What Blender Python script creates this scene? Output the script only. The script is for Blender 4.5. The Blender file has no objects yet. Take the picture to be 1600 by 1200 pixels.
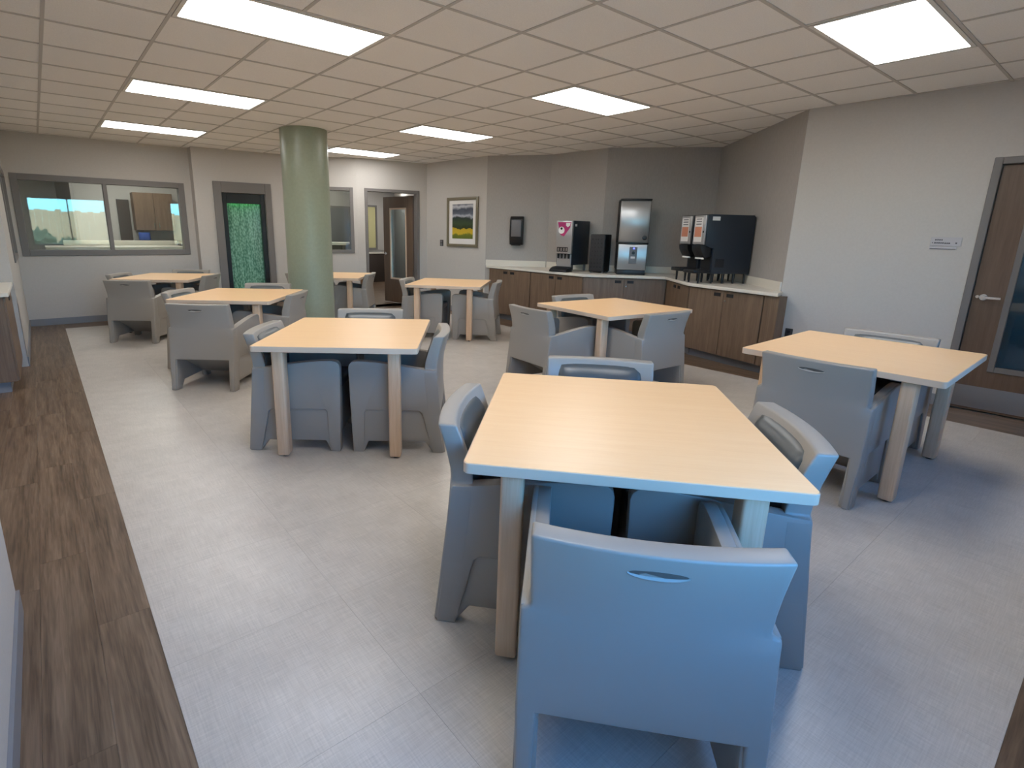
import bpy, bmesh, math, random
from mathutils import Vector, Matrix
random.seed(7)
sc = bpy.context.scene
COL = sc.collection

# ------------------------------------------------------------------ camera
cam_d = bpy.data.cameras.new('camera')
cam_d.sensor_fit = 'HORIZONTAL'
cam_d.sensor_width = 36.0
cam_d.lens = 18.8117
cam_d.shift_x = 0.041477
cam_d.shift_y = -0.020512
cam_d.clip_start = 0.02
cam = bpy.data.objects.new('camera', cam_d)
COL.objects.link(cam)
_r = Vector((0.78523659, -0.61895616, 0.01722711))
_u = Vector((0.13398267, 0.1970077, 0.97120369))
_f = Vector((0.60452638, 0.76031654, -0.23762705))
cam.matrix_world = Matrix(((_r.x, _u.x, -_f.x, -2.0425), (_r.y, _u.y, -_f.y, -4.0664),
                           (_r.z, _u.z, -_f.z, 1.4832), (0, 0, 0, 1)))
sc.camera = cam

# ------------------------------------------------------------------ sky and exposure
PANEL = 11.0                                    # radiance of the ceiling light diffusers
world = bpy.data.worlds.new('sky')
sc.world = world
world.use_nodes = True
_nt = world.node_tree
_nt.nodes.clear()
_o = _nt.nodes.new('ShaderNodeOutputWorld')
_b = _nt.nodes.new('ShaderNodeBackground')
_s = _nt.nodes.new('ShaderNodeTexSky')
_s.sky_type = 'NISHITA'
_s.sun_disc = False
_s.sun_elevation = math.radians(50)
_s.sun_rotation = math.radians(15)
_b.inputs['Strength'].default_value = 1.0
_wb = _nt.nodes.new('ShaderNodeMix')           # white balance set for the warm ceiling lamps: daylight turns blue
_wb.data_type = 'RGBA'; _wb.blend_type = 'MULTIPLY'; _wb.inputs[0].default_value = 1.0
_wb.inputs[7].default_value = (.72, 1.88, 2.75, 1)
_nt.links.new(_s.outputs[0], _wb.inputs[6])
_nt.links.new(_wb.outputs[2], _b.inputs[0])
_nt.links.new(_b.outputs[0], _o.inputs[0])
_sd = bpy.data.lights.new('sun', 'SUN')
_sd.energy = 22.0; _sd.angle = math.radians(.6); _sd.color = (1.0, .93, .86)
_so = bpy.data.objects.new('sun', _sd); COL.objects.link(_so)
_so.location = (2, 20, 20); _so.rotation_euler = (math.radians(-40), 0, math.radians(-15))   # over the roof, away from the window wall
sc.view_settings.view_transform = 'Standard'
sc.view_settings.look = 'None'
sc.view_settings.exposure = 0.0
sc.view_settings.gamma = 1.0
sc.view_settings.use_curve_mapping = False

# ------------------------------------------------------------------ helpers
def lin(c):
    return tuple(((v / 255) / 12.92 if v / 255 <= .04045 else ((v / 255 + .055) / 1.055) ** 2.4) for v in c) + (1,)

MATS = {}
def mat(name, rgb, rough=.5, metal=0.0, spec=.5, coat=0.0):
    m = bpy.data.materials.new(name)
    m.use_nodes = True
    b = m.node_tree.nodes['Principled BSDF']
    b.inputs['Base Color'].default_value = lin(rgb)
    b.inputs['Roughness'].default_value = rough
    b.inputs['Metallic'].default_value = metal
    b.inputs['Specular IOR Level'].default_value = spec
    b.inputs['Coat Weight'].default_value = coat
    MATS[name] = m
    return m

def nodes(m):
    nt = m.node_tree
    return nt, nt.nodes['Principled BSDF']

def noise_mat(name, rgb1, rgb2, scale=(1, 1, 1), nscale=20, detail=4, rough=.5, bump=0.0, spec=.5,
              lo=.35, hi=.65, rnd=0.0, bdist=.002):
    """two tones mixed by a stretched noise in object space, with an optional tone per object"""
    m = mat(name, rgb1, rough, 0, spec)
    nt, b = nodes(m)
    tc = nt.nodes.new('ShaderNodeTexCoord')
    oi = nt.nodes.new('ShaderNodeObjectInfo')
    mp = nt.nodes.new('ShaderNodeMapping')
    mp.inputs['Scale'].default_value = scale
    add = nt.nodes.new('ShaderNodeVectorMath'); add.operation = 'MULTIPLY_ADD'
    add.inputs[1].default_value = (17, 31, 11)
    nt.links.new(oi.outputs['Random'], add.inputs[0])
    nt.links.new(tc.outputs['Object'], add.inputs[2])
    nt.links.new(add.outputs[0], mp.inputs[0])
    n = nt.nodes.new('ShaderNodeTexNoise')
    n.inputs['Scale'].default_value = nscale
    n.inputs['Detail'].default_value = detail
    nt.links.new(mp.outputs[0], n.inputs['Vector'])
    r = nt.nodes.new('ShaderNodeValToRGB')
    r.color_ramp.elements[0].position = lo
    r.color_ramp.elements[1].position = hi
    r.color_ramp.elements[0].color = lin(rgb1)
    r.color_ramp.elements[1].color = lin(rgb2)
    nt.links.new(n.outputs['Fac'], r.inputs[0])
    out = r.outputs[0]
    if rnd:
        mr = nt.nodes.new('ShaderNodeMapRange')
        mr.inputs['To Min'].default_value = 1 - rnd
        mr.inputs['To Max'].default_value = 1 + rnd
        nt.links.new(oi.outputs['Random'], mr.inputs[0])
        hv = nt.nodes.new('ShaderNodeHueSaturation')
        nt.links.new(mr.outputs[0], hv.inputs['Value'])
        nt.links.new(out, hv.inputs['Color'])
        out = hv.outputs[0]
    nt.links.new(out, b.inputs['Base Color'])
    if bump:
        bp = nt.nodes.new('ShaderNodeBump')
        bp.inputs['Strength'].default_value = bump
        bp.inputs['Distance'].default_value = bdist
        nt.links.new(n.outputs['Fac'], bp.inputs['Height'])
        nt.links.new(bp.outputs[0], b.inputs['Normal'])
    return m

def wood_mat(name, dark, mid, light, along='Y', gscale=1.0, rough=.4, rnd=.08, spec=.5):
    """plank grain: long streaks plus cathedral waves, shifted per object"""
    m = mat(name, mid, rough, 0, spec)
    nt, b = nodes(m)
    tc = nt.nodes.new('ShaderNodeTexCoord')
    oi = nt.nodes.new('ShaderNodeObjectInfo')
    add = nt.nodes.new('ShaderNodeVectorMath'); add.operation = 'MULTIPLY_ADD'
    add.inputs[1].default_value = (13, 37, 5)
    nt.links.new(oi.outputs['Random'], add.inputs[0])
    nt.links.new(tc.outputs['Object'], add.inputs[2])
    def streak(sc_, ns, det):
        mp = nt.nodes.new('ShaderNodeMapping')
        s = {'X': (sc_[0], sc_[1], sc_[1]), 'Y': (sc_[1], sc_[0], sc_[1]), 'Z': (sc_[1], sc_[1], sc_[0])}[along]
        mp.inputs['Scale'].default_value = s
        nt.links.new(add.outputs[0], mp.inputs[0])
        n = nt.nodes.new('ShaderNodeTexNoise')
        n.inputs['Scale'].default_value = ns
        n.inputs['Detail'].default_value = det
        n.inputs['Distortion'].default_value = .6
        nt.links.new(mp.outputs[0], n.inputs['Vector'])
        return n
    n1 = streak((.9 * gscale, 16 * gscale), 1.6, 5)
    n2 = streak((4 * gscale, 90 * gscale), 1.3, 4)
    mx = nt.nodes.new('ShaderNodeMix'); mx.data_type = 'FLOAT'
    mx.inputs[0].default_value = .42
    nt.links.new(n1.outputs['Fac'], mx.inputs[2])
    nt.links.new(n2.outputs['Fac'], mx.inputs[3])
    r = nt.nodes.new('ShaderNodeValToRGB')
    e = r.color_ramp.elements
    e[0].position = .36; e[0].color = lin(dark)
    e[1].position = .66; e[1].color = lin(light)
    k = e.new(.5); k.color = lin(mid)
    nt.links.new(mx.outputs[0], r.inputs[0])
    mr = nt.nodes.new('ShaderNodeMapRange')
    mr.inputs['To Min'].default_value = 1 - rnd
    mr.inputs['To Max'].default_value = 1 + rnd
    nt.links.new(oi.outputs['Random'], mr.inputs[0])
    hv = nt.nodes.new('ShaderNodeHueSaturation')
    nt.links.new(mr.outputs[0], hv.inputs['Value'])
    nt.links.new(r.outputs[0], hv.inputs['Color'])
    nt.links.new(hv.outputs[0], b.inputs['Base Color'])
    return m

def emit_mat(name, rgb, strength):
    m = bpy.data.materials.new(name)
    m.use_nodes = True
    nt = m.node_tree
    b = nt.nodes['Principled BSDF']
    b.inputs['Base Color'].default_value = lin(rgb)
    b.inputs['Emission Color'].default_value = lin(rgb)
    b.inputs['Emission Strength'].default_value = strength
    MATS[name] = m
    return m

def glass_mat(name, tint, refl=.5, rough=.02):
    m = bpy.data.materials.new(name)
    m.use_nodes = True
    nt = m.node_tree
    nt.nodes.clear()
    o = nt.nodes.new('ShaderNodeOutputMaterial')
    t = nt.nodes.new('ShaderNodeBsdfTransparent'); t.inputs[0].default_value = tint + (1,)
    g = nt.nodes.new('ShaderNodeBsdfGlossy'); g.inputs['Roughness'].default_value = rough
    lw = nt.nodes.new('ShaderNodeLayerWeight'); lw.inputs[0].default_value = .5
    pw = nt.nodes.new('ShaderNodeMath'); pw.operation = 'POWER'; pw.inputs[1].default_value = 5.0
    nt.links.new(lw.outputs['Facing'], pw.inputs[0])
    f = nt.nodes.new('ShaderNodeMath'); f.operation = 'MULTIPLY_ADD'; f.inputs[1].default_value = .96; f.inputs[2].default_value = .04
    nt.links.new(pw.outputs[0], f.inputs[0])
    f.use_clamp = True
    k = nt.nodes.new('ShaderNodeMath'); k.operation = 'MULTIPLY'; k.inputs[1].default_value = refl
    x = nt.nodes.new('ShaderNodeMixShader')
    nt.links.new(f.outputs[0], k.inputs[0]); nt.links.new(k.outputs[0], x.inputs[0])
    nt.links.new(t.outputs[0], x.inputs[1]); nt.links.new(g.outputs[0], x.inputs[2])
    nt.links.new(x.outputs[0], o.inputs[0])
    MATS[name] = m
    return m

class MB:
    """collects shapes of ONE part; build() links them as one mesh object"""
    def __init__(s): s.v = []; s.f = []
    def add(s, v, f):
        o = len(s.v); s.v += [tuple(p) for p in v]; s.f += [tuple(i + o for i in q) for q in f]; return s
    def box(s, x0, x1, y0, y1, z0, z1):
        return s.add([(x0, y0, z0), (x1, y0, z0), (x1, y1, z0), (x0, y1, z0), (x0, y0, z1), (x1, y0, z1), (x1, y1, z1), (x0, y1, z1)],
                     [(0, 3, 2, 1), (4, 5, 6, 7), (0, 1, 5, 4), (1, 2, 6, 5), (2, 3, 7, 6), (3, 0, 4, 7)])
    def prism(s, poly, a, b, axis='Z'):
        """polygon extruded along an axis; for X the polygon is (y,z), for Y it is (x,z)"""
        mk = {'Z': lambda p, t: (p[0], p[1], t), 'X': lambda p, t: (t, p[0], p[1]), 'Y': lambda p, t: (p[0], t, p[1])}[axis]
        n = len(poly)
        v = [mk(p, a) for p in poly] + [mk(p, b) for p in poly]
        f = [tuple(range(n)), tuple(range(2 * n - 1, n - 1, -1))] + [(i, i + n, (i + 1) % n + n, (i + 1) % n) for i in range(n)]
        return s.add(v, f)
    def cyl(s, c, r, h, axis='Z', n=20, r2=None):
        r2 = r if r2 is None else r2
        mk = {'Z': lambda a, b, t: (c[0] + a, c[1] + b, c[2] + t), 'X': lambda a, b, t: (c[0] + t, c[1] + a, c[2] + b), 'Y': lambda a, b, t: (c[0] + a, c[1] + t, c[2] + b)}[axis]
        v = [mk(r * math.cos(2 * math.pi * i / n), r * math.sin(2 * math.pi * i / n), 0) for i in range(n)]
        v += [mk(r2 * math.cos(2 * math.pi * i / n), r2 * math.sin(2 * math.pi * i / n), h) for i in range(n)]
        return s.add(v, [tuple(range(n)), tuple(range(2 * n - 1, n - 1, -1))] + [(i, i + n, (i + 1) % n + n, (i + 1) % n) for i in range(n)])
    def mesh(s, name, bevel=0, seg=2, smooth=True, ang=35):
        me = bpy.data.meshes.new(name)
        bm = bmesh.new()
        vs = [bm.verts.new(p) for p in s.v]
        for q in s.f:
            try: bm.faces.new([vs[i] for i in q])
            except ValueError: pass
        bmesh.ops.recalc_face_normals(bm, faces=bm.faces)
        if bevel:
            ed = [e for e in bm.edges if len(e.link_faces) == 2 and e.calc_face_angle(0) > math.radians(28)]
            bmesh.ops.bevel(bm, geom=ed, offset=bevel, segments=seg, profile=.5, affect='EDGES', clamp_overlap=True)
        bm.to_mesh(me); bm.free()
        if smooth:
            me.polygons.foreach_set('use_smooth', [True] * len(me.polygons))
            me.set_sharp_from_angle(angle=math.radians(ang))
        return me
    def build(s, name, m, parent=None, bevel=0, seg=2, smooth=True, ang=35):
        me = s.mesh(name, bevel, seg, smooth, ang)
        me.materials.append(MATS[m])
        o = bpy.data.objects.new(name, me)
        COL.objects.link(o)
        if parent: o.parent = parent
        return o

def tag(o, label=None, cat=None, group=None, kind=None):
    if label: o['label'] = label
    if cat: o['category'] = cat
    if group: o['group'] = group
    if kind: o['kind'] = kind
    return o

def empty(name, loc=(0, 0, 0), rz=0.0):
    o = bpy.data.objects.new(name, None)
    o.empty_display_size = .1
    COL.objects.link(o)
    o.location = loc
    o.rotation_euler = (0, 0, rz)
    return o

def copy_tree(o, parent=None):
    c = o.copy(); COL.objects.link(c); c.parent = parent
    for ch in list(o.children): copy_tree(ch, c)
    return c

def rrect(w, d, r, n=5):
    p = []
    for cx, cy, a0 in ((w / 2 - r, d / 2 - r, 0), (-w / 2 + r, d / 2 - r, 90), (-w / 2 + r, -d / 2 + r, 180), (w / 2 - r, -d / 2 + r, 270)):
        for i in range(n + 1):
            a = math.radians(a0 + 90 * i / n)
            p.append((cx + r * math.cos(a), cy + r * math.sin(a)))
    return p

def plate(mb, poly, hole, z0, z1, axis):
    """ring between an outer and inner polygon of the same vertex count"""
    n = len(poly)
    mk = {'Z': lambda p, t: (p[0], p[1], t), 'X': lambda p, t: (t, p[0], p[1]), 'Y': lambda p, t: (p[0], t, p[1])}[axis]
    v = [mk(p, z0) for p in poly] + [mk(p, z0) for p in hole] + [mk(p, z1) for p in poly] + [mk(p, z1) for p in hole]
    f = []
    for i in range(n):
        j = (i + 1) % n
        f += [(i, j, n + j, n + i), (2 * n + i, 3 * n + i, 3 * n + j, 2 * n + j), (i, 2 * n + i, 2 * n + j, j), (n + i, n + j, 3 * n + j, 3 * n + i)]
    return mb.add(v, f)

# ------------------------------------------------------------------ materials
noise_mat('wall_paint', (195, 191, 186), (192, 188, 183), nscale=60, rough=.75, spec=.3, bump=.05)
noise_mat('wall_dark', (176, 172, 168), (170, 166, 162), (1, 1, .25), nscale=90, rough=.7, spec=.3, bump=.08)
noise_mat('ceiling_tile', (247, 243, 238), (239, 235, 230), nscale=140, detail=6, rough=.9, spec=.2, bump=.15, rnd=.02)
mat('ceiling_grid', (196, 190, 183), .6)
mat('light_frame', (225, 222, 216), .4)
emit_mat('light_diffuser', (255, 253, 250), PANEL)
wood_mat('plank_wood', (78, 61, 47), (107, 87, 70), (132, 111, 92), 'Y', 1.0, .36, .06)
wood_mat('plank_wood_x', (78, 61, 47), (107, 87, 70), (132, 111, 92), 'X', 1.0, .36, .06)
wood_mat('cabinet_wood', (104, 84, 67), (116, 95, 77), (128, 106, 87), 'Z', 1.2, .42, .05)
wood_mat('door_wood', (100, 80, 65), (108, 87, 71), (116, 94, 77), 'Z', 1.0, .4, .04)
wood_mat('maple_top', (248, 204, 152), (251, 208, 157), (253, 212, 163), 'X', 1.4, .32, .015)
wood_mat('maple_leg', (206, 172, 140), (216, 184, 152), (224, 194, 164), 'Z', 1.0, .4, .03)
mat('maple_edge', (224, 200, 176), .35)
mat('chair_plastic', (156, 150, 142), .36, spec=.5)
mat('vinyl_back', (74, 80, 82), .34, spec=.7)
mat('vinyl_navy', (34, 42, 54), .28, spec=.6)
mat('slot_dark', (52, 52, 54), .6)
mat('slot_shade_grey', (92, 89, 85), .5)
mat('glide', (30, 30, 32), .5)
noise_mat('vinyl_floor', (190, 183, 175), (200, 193, 185), (1, 1, 1), nscale=7, detail=8, rough=.3, bump=0, spec=.45, lo=.3, hi=.7, rnd=.004)
mat('subfloor', (150, 146, 140), .8)
noise_mat('column_paint', (150, 158, 138), (146, 154, 134), nscale=30, rough=.33, spec=.5)
mat('frame_grey', (118, 114, 112), .45)
mat('base_grey', (132, 134, 140), .5)
mat('steel', (204, 209, 213), .4, .85)
def brushed(n):
    nt, b = nodes(MATS[n]); t = nt.nodes.new('ShaderNodeTangent'); t.direction_type = 'RADIAL'; t.axis = 'Z'
    nt.links.new(t.outputs[0], b.inputs['Tangent']); b.inputs['Anisotropic'].default_value = .85
brushed('steel')
mat('kick_steel', (168, 168, 170), .34, .9)
mat('steel_bright', (225, 225, 225), .2, 1.0)
mat('counter_white', (226, 220, 208), .35)
mat('black_plastic', (24, 26, 30), .35)
mat('black_matte', (22, 22, 25), .6)
mat('black_body', (34, 42, 52), .38)
mat('grey_plastic', (108, 108, 112), .4)
mat('dispenser_face', (44, 44, 47), .55)
mat('silver_face', (176, 176, 178), .35, .6)
mat('magenta', (176, 48, 112), .4)
mat('white_plain', (236, 236, 236), .45)
mat('paper_white', (228, 226, 224), .6)
mat('sticker_orange', (206, 136, 108), .5)
mat('sticker_pink', (222, 168, 152), .5)
mat('sign_plate', (186, 184, 188), .4)
mat('sign_ink', (84, 82, 88), .5)
emit_mat('indicator_blue', (120, 130, 255), 1.6)
glass_mat('window_glass', (.93, .96, .93), 1.9)
glass_mat('door_glass', (.62, .66, .66), 1.4)
glass_mat('clear_glass', (.97, .98, 1.0), .6)
mat('picture_frame', (120, 112, 92), .4)
mat('mat_board', (232, 230, 228), .6)
mat('dark_door', (64, 54, 48), .5)
mat('blue_plastic', (44, 84, 170), .4)
noise_mat('fence_tan', (206, 176, 128), (176, 146, 104), (6, 1, .6), nscale=6, rough=.9)
noise_mat('leaf_green', (84, 104, 70), (58, 78, 50), nscale=9, rough=.8)
noise_mat('ground_tan', (128, 120, 100), (108, 104, 84), nscale=3, rough=.95)
mat('yellow_pane', (206, 200, 150), .4)  # yellowish light of the corridor window put into the pane colour

# linen weave on the floor sheet: fine crossing streaks
def linen():
    m = MATS['vinyl_floor']; nt, b = nodes(m)
    tc = nt.nodes.new('ShaderNodeTexCoord')
    old = b.inputs['Base Color'].links[0].from_socket
    outs = []
    for s in ((6, 130, 1), (130, 6, 1)):
        mp = nt.nodes.new('ShaderNodeMapping'); mp.inputs['Scale'].default_value = s
        nt.links.new(tc.outputs['Object'], mp.inputs[0])
        n = nt.nodes.new('ShaderNodeTexNoise'); n.inputs['Scale'].default_value = 1.5; n.inputs['Detail'].default_value = 3
        nt.links.new(mp.outputs[0], n.inputs['Vector']); outs.append(n.outputs['Fac'])
    a = nt.nodes.new('ShaderNodeMath'); a.operation = 'ADD'
    nt.links.new(outs[0], a.inputs[0]); nt.links.new(outs[1], a.inputs[1])
    mr = nt.nodes.new('ShaderNodeMapRange')
    mr.inputs['From Min'].default_value = .6; mr.inputs['From Max'].default_value = 1.4
    mr.inputs['To Min'].default_value = .84; mr.inputs['To Max'].default_value = 1.16
    nt.links.new(a.outputs[0], mr.inputs[0])
    hv = nt.nodes.new('ShaderNodeHueSaturation')
    nt.links.new(mr.outputs[0], hv.inputs['Value']); nt.links.new(old, hv.inputs['Color'])
    nt.links.new(hv.outputs[0], b.inputs['Base Color'])
linen()

# landscape print: storm clouds, dark hills, yellow field (a flat print, by height)
def print_mat():
    m = mat('landscape_print', (120, 120, 120), .35); nt, b = nodes(m)
    tc = nt.nodes.new('ShaderNodeTexCoord'); sp = nt.nodes.new('ShaderNodeSeparateXYZ')
    nt.links.new(tc.outputs['Object'], sp.inputs[0])
    n = nt.nodes.new('ShaderNodeTexNoise'); n.inputs['Scale'].default_value = 7; n.inputs['Detail'].default_value = 6
    nt.links.new(tc.outputs['Object'], n.inputs['Vector'])
    ma = nt.nodes.new('ShaderNodeMath'); ma.operation = 'MULTIPLY_ADD'; ma.inputs[1].default_value = .14
    nt.links.new(n.outputs['Fac'], ma.inputs[0]); nt.links.new(sp.outputs['Z'], ma.inputs[2])
    r = nt.nodes.new('ShaderNodeValToRGB'); r.color_ramp.interpolation = 'LINEAR'
    e = r.color_ramp.elements
    stops = [(0.0, (96, 110, 40)), (.12, (112, 120, 42)), (.16, (206, 178, 50)), (.29, (200, 168, 44)), (.31, (44, 52, 28)),
             (.45, (60, 78, 50)), (.60, (44, 54, 52)), (.66, (180, 184, 196)), (.72, (96, 102, 116)), (.84, (70, 76, 90)), (.93, (196, 198, 206)), (1, (110, 114, 126))]
    e[0].position, e[0].color = stops[0][0], lin(stops[0][1]); e[1].position, e[1].color = stops[-1][0], lin(stops[-1][1])
    for p, c in stops[1:-1]:
        q = e.new(p); q.color = lin(c)
    mr = nt.nodes.new('ShaderNodeMapRange'); mr.inputs['From Min'].default_value = -.235; mr.inputs['From Max'].default_value = .375
    nt.links.new(ma.outputs[0], mr.inputs[0]); nt.links.new(mr.outputs[0], r.inputs[0])
    nt.links.new(r.outputs[0], b.inputs['Base Color'])
print_mat()

# bubbling water sheet of the lit panel
def bubble_mat():
    m = mat('bubble_water', (70, 120, 96), .2); nt, b = nodes(m)
    tc = nt.nodes.new('ShaderNodeTexCoord'); mp = nt.nodes.new('ShaderNodeMapping')
    mp.inputs['Scale'].default_value = (1, 1, .45)
    nt.links.new(tc.outputs['Object'], mp.inputs[0])
    v = nt.nodes.new('ShaderNodeTexVoronoi'); v.inputs['Scale'].default_value = 46
    nt.links.new(mp.outputs[0], v.inputs['Vector'])
    r = nt.nodes.new('ShaderNodeValToRGB')
    r.color_ramp.elements[0].position = .28; r.color_ramp.elements[0].color = lin((140, 186, 164))
    r.color_ramp.elements[1].position = .62; r.color_ramp.elements[1].color = lin((70, 116, 96))
    m2 = nt.nodes.new('ShaderNodeMapping'); m2.inputs['Scale'].default_value = (34, 34, 1.6)
    nt.links.new(tc.outputs['Object'], m2.inputs[0])
    n2 = nt.nodes.new('ShaderNodeTexNoise'); n2.inputs['Scale'].default_value = 1.0; n2.inputs['Detail'].default_value = 4
    nt.links.new(m2.outputs[0], n2.inputs['Vector'])
    mm = nt.nodes.new('ShaderNodeMix'); mm.data_type = 'FLOAT'; mm.inputs[0].default_value = .55
    nt.links.new(v.outputs['Distance'], mm.inputs[2]); nt.links.new(n2.outputs['Fac'], mm.inputs[3])
    nt.links.new(mm.outputs[0], r.inputs[0])
    nt.links.new(r.outputs[0], b.inputs['Base Color'])
    nt.links.new(r.outputs[0], b.inputs['Emission Color'])
    b.inputs['Emission Strength'].default_value = .12
bubble_mat()
emit_mat('green_lamp', (60, 255, 110), 5.0)

# ------------------------------------------------------------------ room shell
CEIL = 2.7432
TILE = .6096
ROOM = [(-2.29, -4.7), (-2.29, -1.57), (-2.38, -1.12), (-4.2, -1.12), (-4.2, 3.24), (-2.29, 3.24), (-2.29, 6.18), (.1, 6.18), (.1, 5.96),
        (1.6, 5.8), (2.66, 5.25), (4.02, 4.98), (4.17, 3.35), (4.82, 2.48), (4.88, 1.38), (5.98, .19), (4.25, -1.585), (4.4, -4.7)]

def frame_of(A, B):
    """matrix with x along the wall, y into the room, z up, origin at A"""
    e = Vector((B[0] - A[0], B[1] - A[1], 0)); L = e.length; e.normalize()
    n = Vector((e.y, -e.x, 0))
    return Matrix(((e.x, n.x, 0, A[0]), (e.y, n.y, 0, A[1]), (0, 0, 1, 0), (0, 0, 0, 1))), L

def wall(name, A, B, m, openings=(), t=.14, z1=CEIL + .031, z0=0.0, kind='structure'):
    M, L = frame_of(A, B)
    mb = MB(); s = 0.0
    for (a, b, c, d) in sorted(openings):
        if a > s: mb.box(s, a, -t, 0, z0, z1)
        if c > z0: mb.box(a, b, -t, 0, z0, c)
        if d < z1: mb.box(a, b, -t, 0, d, z1)
        s = b
    mb.box(s, L, -t, 0, z0, z1)
    o = mb.build(name, m, smooth=False)
    o.matrix_world = M
    tag(o, kind=kind)
    return o, M

P = ROOM
wall('wall_left_near', P[0], P[1], 'wall_paint')
wall('wall_left_end', P[1], P[2], 'wall_paint')
wall('wall_alcove_near', P[2], P[3], 'wall_paint')
wall('wall_alcove_side', P[3], P[4], 'wall_paint')
wall('wall_alcove_far', P[4], P[5], 'wall_paint')
wall('wall_left', (P[5][0], P[5][1] + .003), P[6], 'wall_paint', [(1.35, 2.78, 1.02, 2.18)])
_, M_WIN = wall('wall_back_window', P[6], P[7], 'wall_paint', [(.06, 2.28, 1.03, 2.185)])
wall('wall_back_return', P[7], P[8], 'wall_paint', t=.05)
_, M_BUB = wall('wall_back', (P[8][0] + .002, P[8][1]), P[9], 'wall_paint', [(.40, 1.10, .12, 2.06)], t=.2)
_, M_SRV = wall('wall_back_angled', P[9], P[10], 'wall_paint', [(.46, 1.13, 1.06, 2.235)])
_, M_DOR = wall('wall_back_doorway', P[10], P[11], 'wall_paint', [(.145, 1.227, 0, 2.235)])
_, M_PIC = wall('wall_back_right', P[11], P[12], 'wall_paint')
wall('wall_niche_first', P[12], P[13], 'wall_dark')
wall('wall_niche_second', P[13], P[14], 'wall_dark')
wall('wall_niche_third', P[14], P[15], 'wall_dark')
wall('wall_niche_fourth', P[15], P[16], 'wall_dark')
_, M_RGT = wall('wall_right', P[16], P[17], 'wall_paint', [(1.47, 2.56, 0, 2.16)])
# the near wall behind the camera is a window wall: daylight comes in here
NW = [(1.95, 2.75, .85, 2.3), (4.55, 6.55, .85, 2.3)]
_, M_NEAR = wall('wall_near', P[17], P[0], 'wall_paint', NW)

# ceiling: backing slab, grid bars, one object per tile
def clip(poly, x0, x1, y0, y1):
    def cut(pl, inside, inter):
        out = []
        for i in range(len(pl)):
            a, b = pl[i - 1], pl[i]
            if inside(b):
                if not inside(a): out.append(inter(a, b))
                out.append(b)
            elif inside(a): out.append(inter(a, b))
        return out
    def ix(v): return lambda a, b: (v, a[1] + (b[1] - a[1]) * (v - a[0]) / (b[0] - a[0]))
    def iy(v): return lambda a, b: (a[0] + (b[0] - a[0]) * (v - a[1]) / (b[1] - a[1]), v)
    for ins, it in ((lambda p: p[0] >= x0, ix(x0)), (lambda p: p[0] <= x1, ix(x1)), (lambda p: p[1] >= y0, iy(y0)), (lambda p: p[1] <= y1, iy(y1))):
        poly = cut(poly, ins, it)
        if len(poly) < 3: return []
    out = []
    for p in poly:
        if not out or (abs(p[0] - out[-1][0]) + abs(p[1] - out[-1][1])) > 1e-5: out.append(p)
    if len(out) > 2 and abs(out[0][0] - out[-1][0]) + abs(out[0][1] - out[-1][1]) < 1e-5: out.pop()
    ar = sum(out[i - 1][0] * out[i][1] - out[i][0] * out[i - 1][1] for i in range(len(out))) / 2 if len(out) > 2 else 0
    return out if abs(ar) > .004 else []

ceil = MB().box(-4.5, 6.3, -4.9, 6.5, CEIL + .03, CEIL + .08).build('ceiling', 'ceiling_tile', smooth=False)
tag(ceil, kind='structure')
LIGHTS = [(-2, -1), (-2, 3), (-2, 7), (3, -1), (3, 3), (3, 7), (3, -5), (-6, 0), (-2, -5)]   # grid cell of the near left corner, 2 x 1 cells
lit = {(u + i, v) for u, v in LIGHTS for i in (0, 1)}
shared = {}
gb = MB()
for i in range(-7, 10):
    for j in range(-8, 11):
        x0, y0 = i * TILE, j * TILE
        if (i, j) in lit: continue
        pl = clip(ROOM, x0 + .004, x0 + TILE - .004, y0 + .004, y0 + TILE - .004)
        if not pl: continue
        full = len(pl) == 4 and abs((max(p[0] for p in pl) - min(p[0] for p in pl)) * (max(p[1] for p in pl) - min(p[1] for p in pl)) - (TILE - .008) ** 2) < 1e-4
        if full and 't' in shared:
            o = bpy.data.objects.new('ceiling_tile', shared['t']); COL.objects.link(o)
            o.parent = ceil
        else:
            q = [(p[0] - x0, p[1] - y0) for p in pl]
            o = MB().prism(q, CEIL + .004, CEIL + .024).build('ceiling_tile', 'ceiling_tile', ceil, bevel=.003 if full else 0, seg=1, smooth=False)
            if full: shared['t'] = o.data
        o.location = (x0, y0, 0)
# exposed T-bars, just below the tiles
for i in range(-7, 11):
    for seg_ in [(-4.7, 6.4)]:
        pl = clip(ROOM, i * TILE - .0105, i * TILE + .0105, -4.7, 6.4)
        if pl:
            ys = sorted(p[1] for p in pl)
            gb.box(i * TILE - .0105, i * TILE + .0105, ys[0], ys[-1], CEIL - .001, CEIL + .006)
for j in range(-8, 11):
    pl = clip(ROOM, -4.2, 6, j * TILE - .0105, j * TILE + .0105)
    if pl:
        xs = sorted(p[0] for p in pl)
        gb.box(xs[0], xs[-1], j * TILE - .0105, j * TILE + .0105, CEIL - .0015, CEIL + .0055)
gb.build('grid_bars', 'ceiling_grid', ceil, smooth=False)

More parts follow.
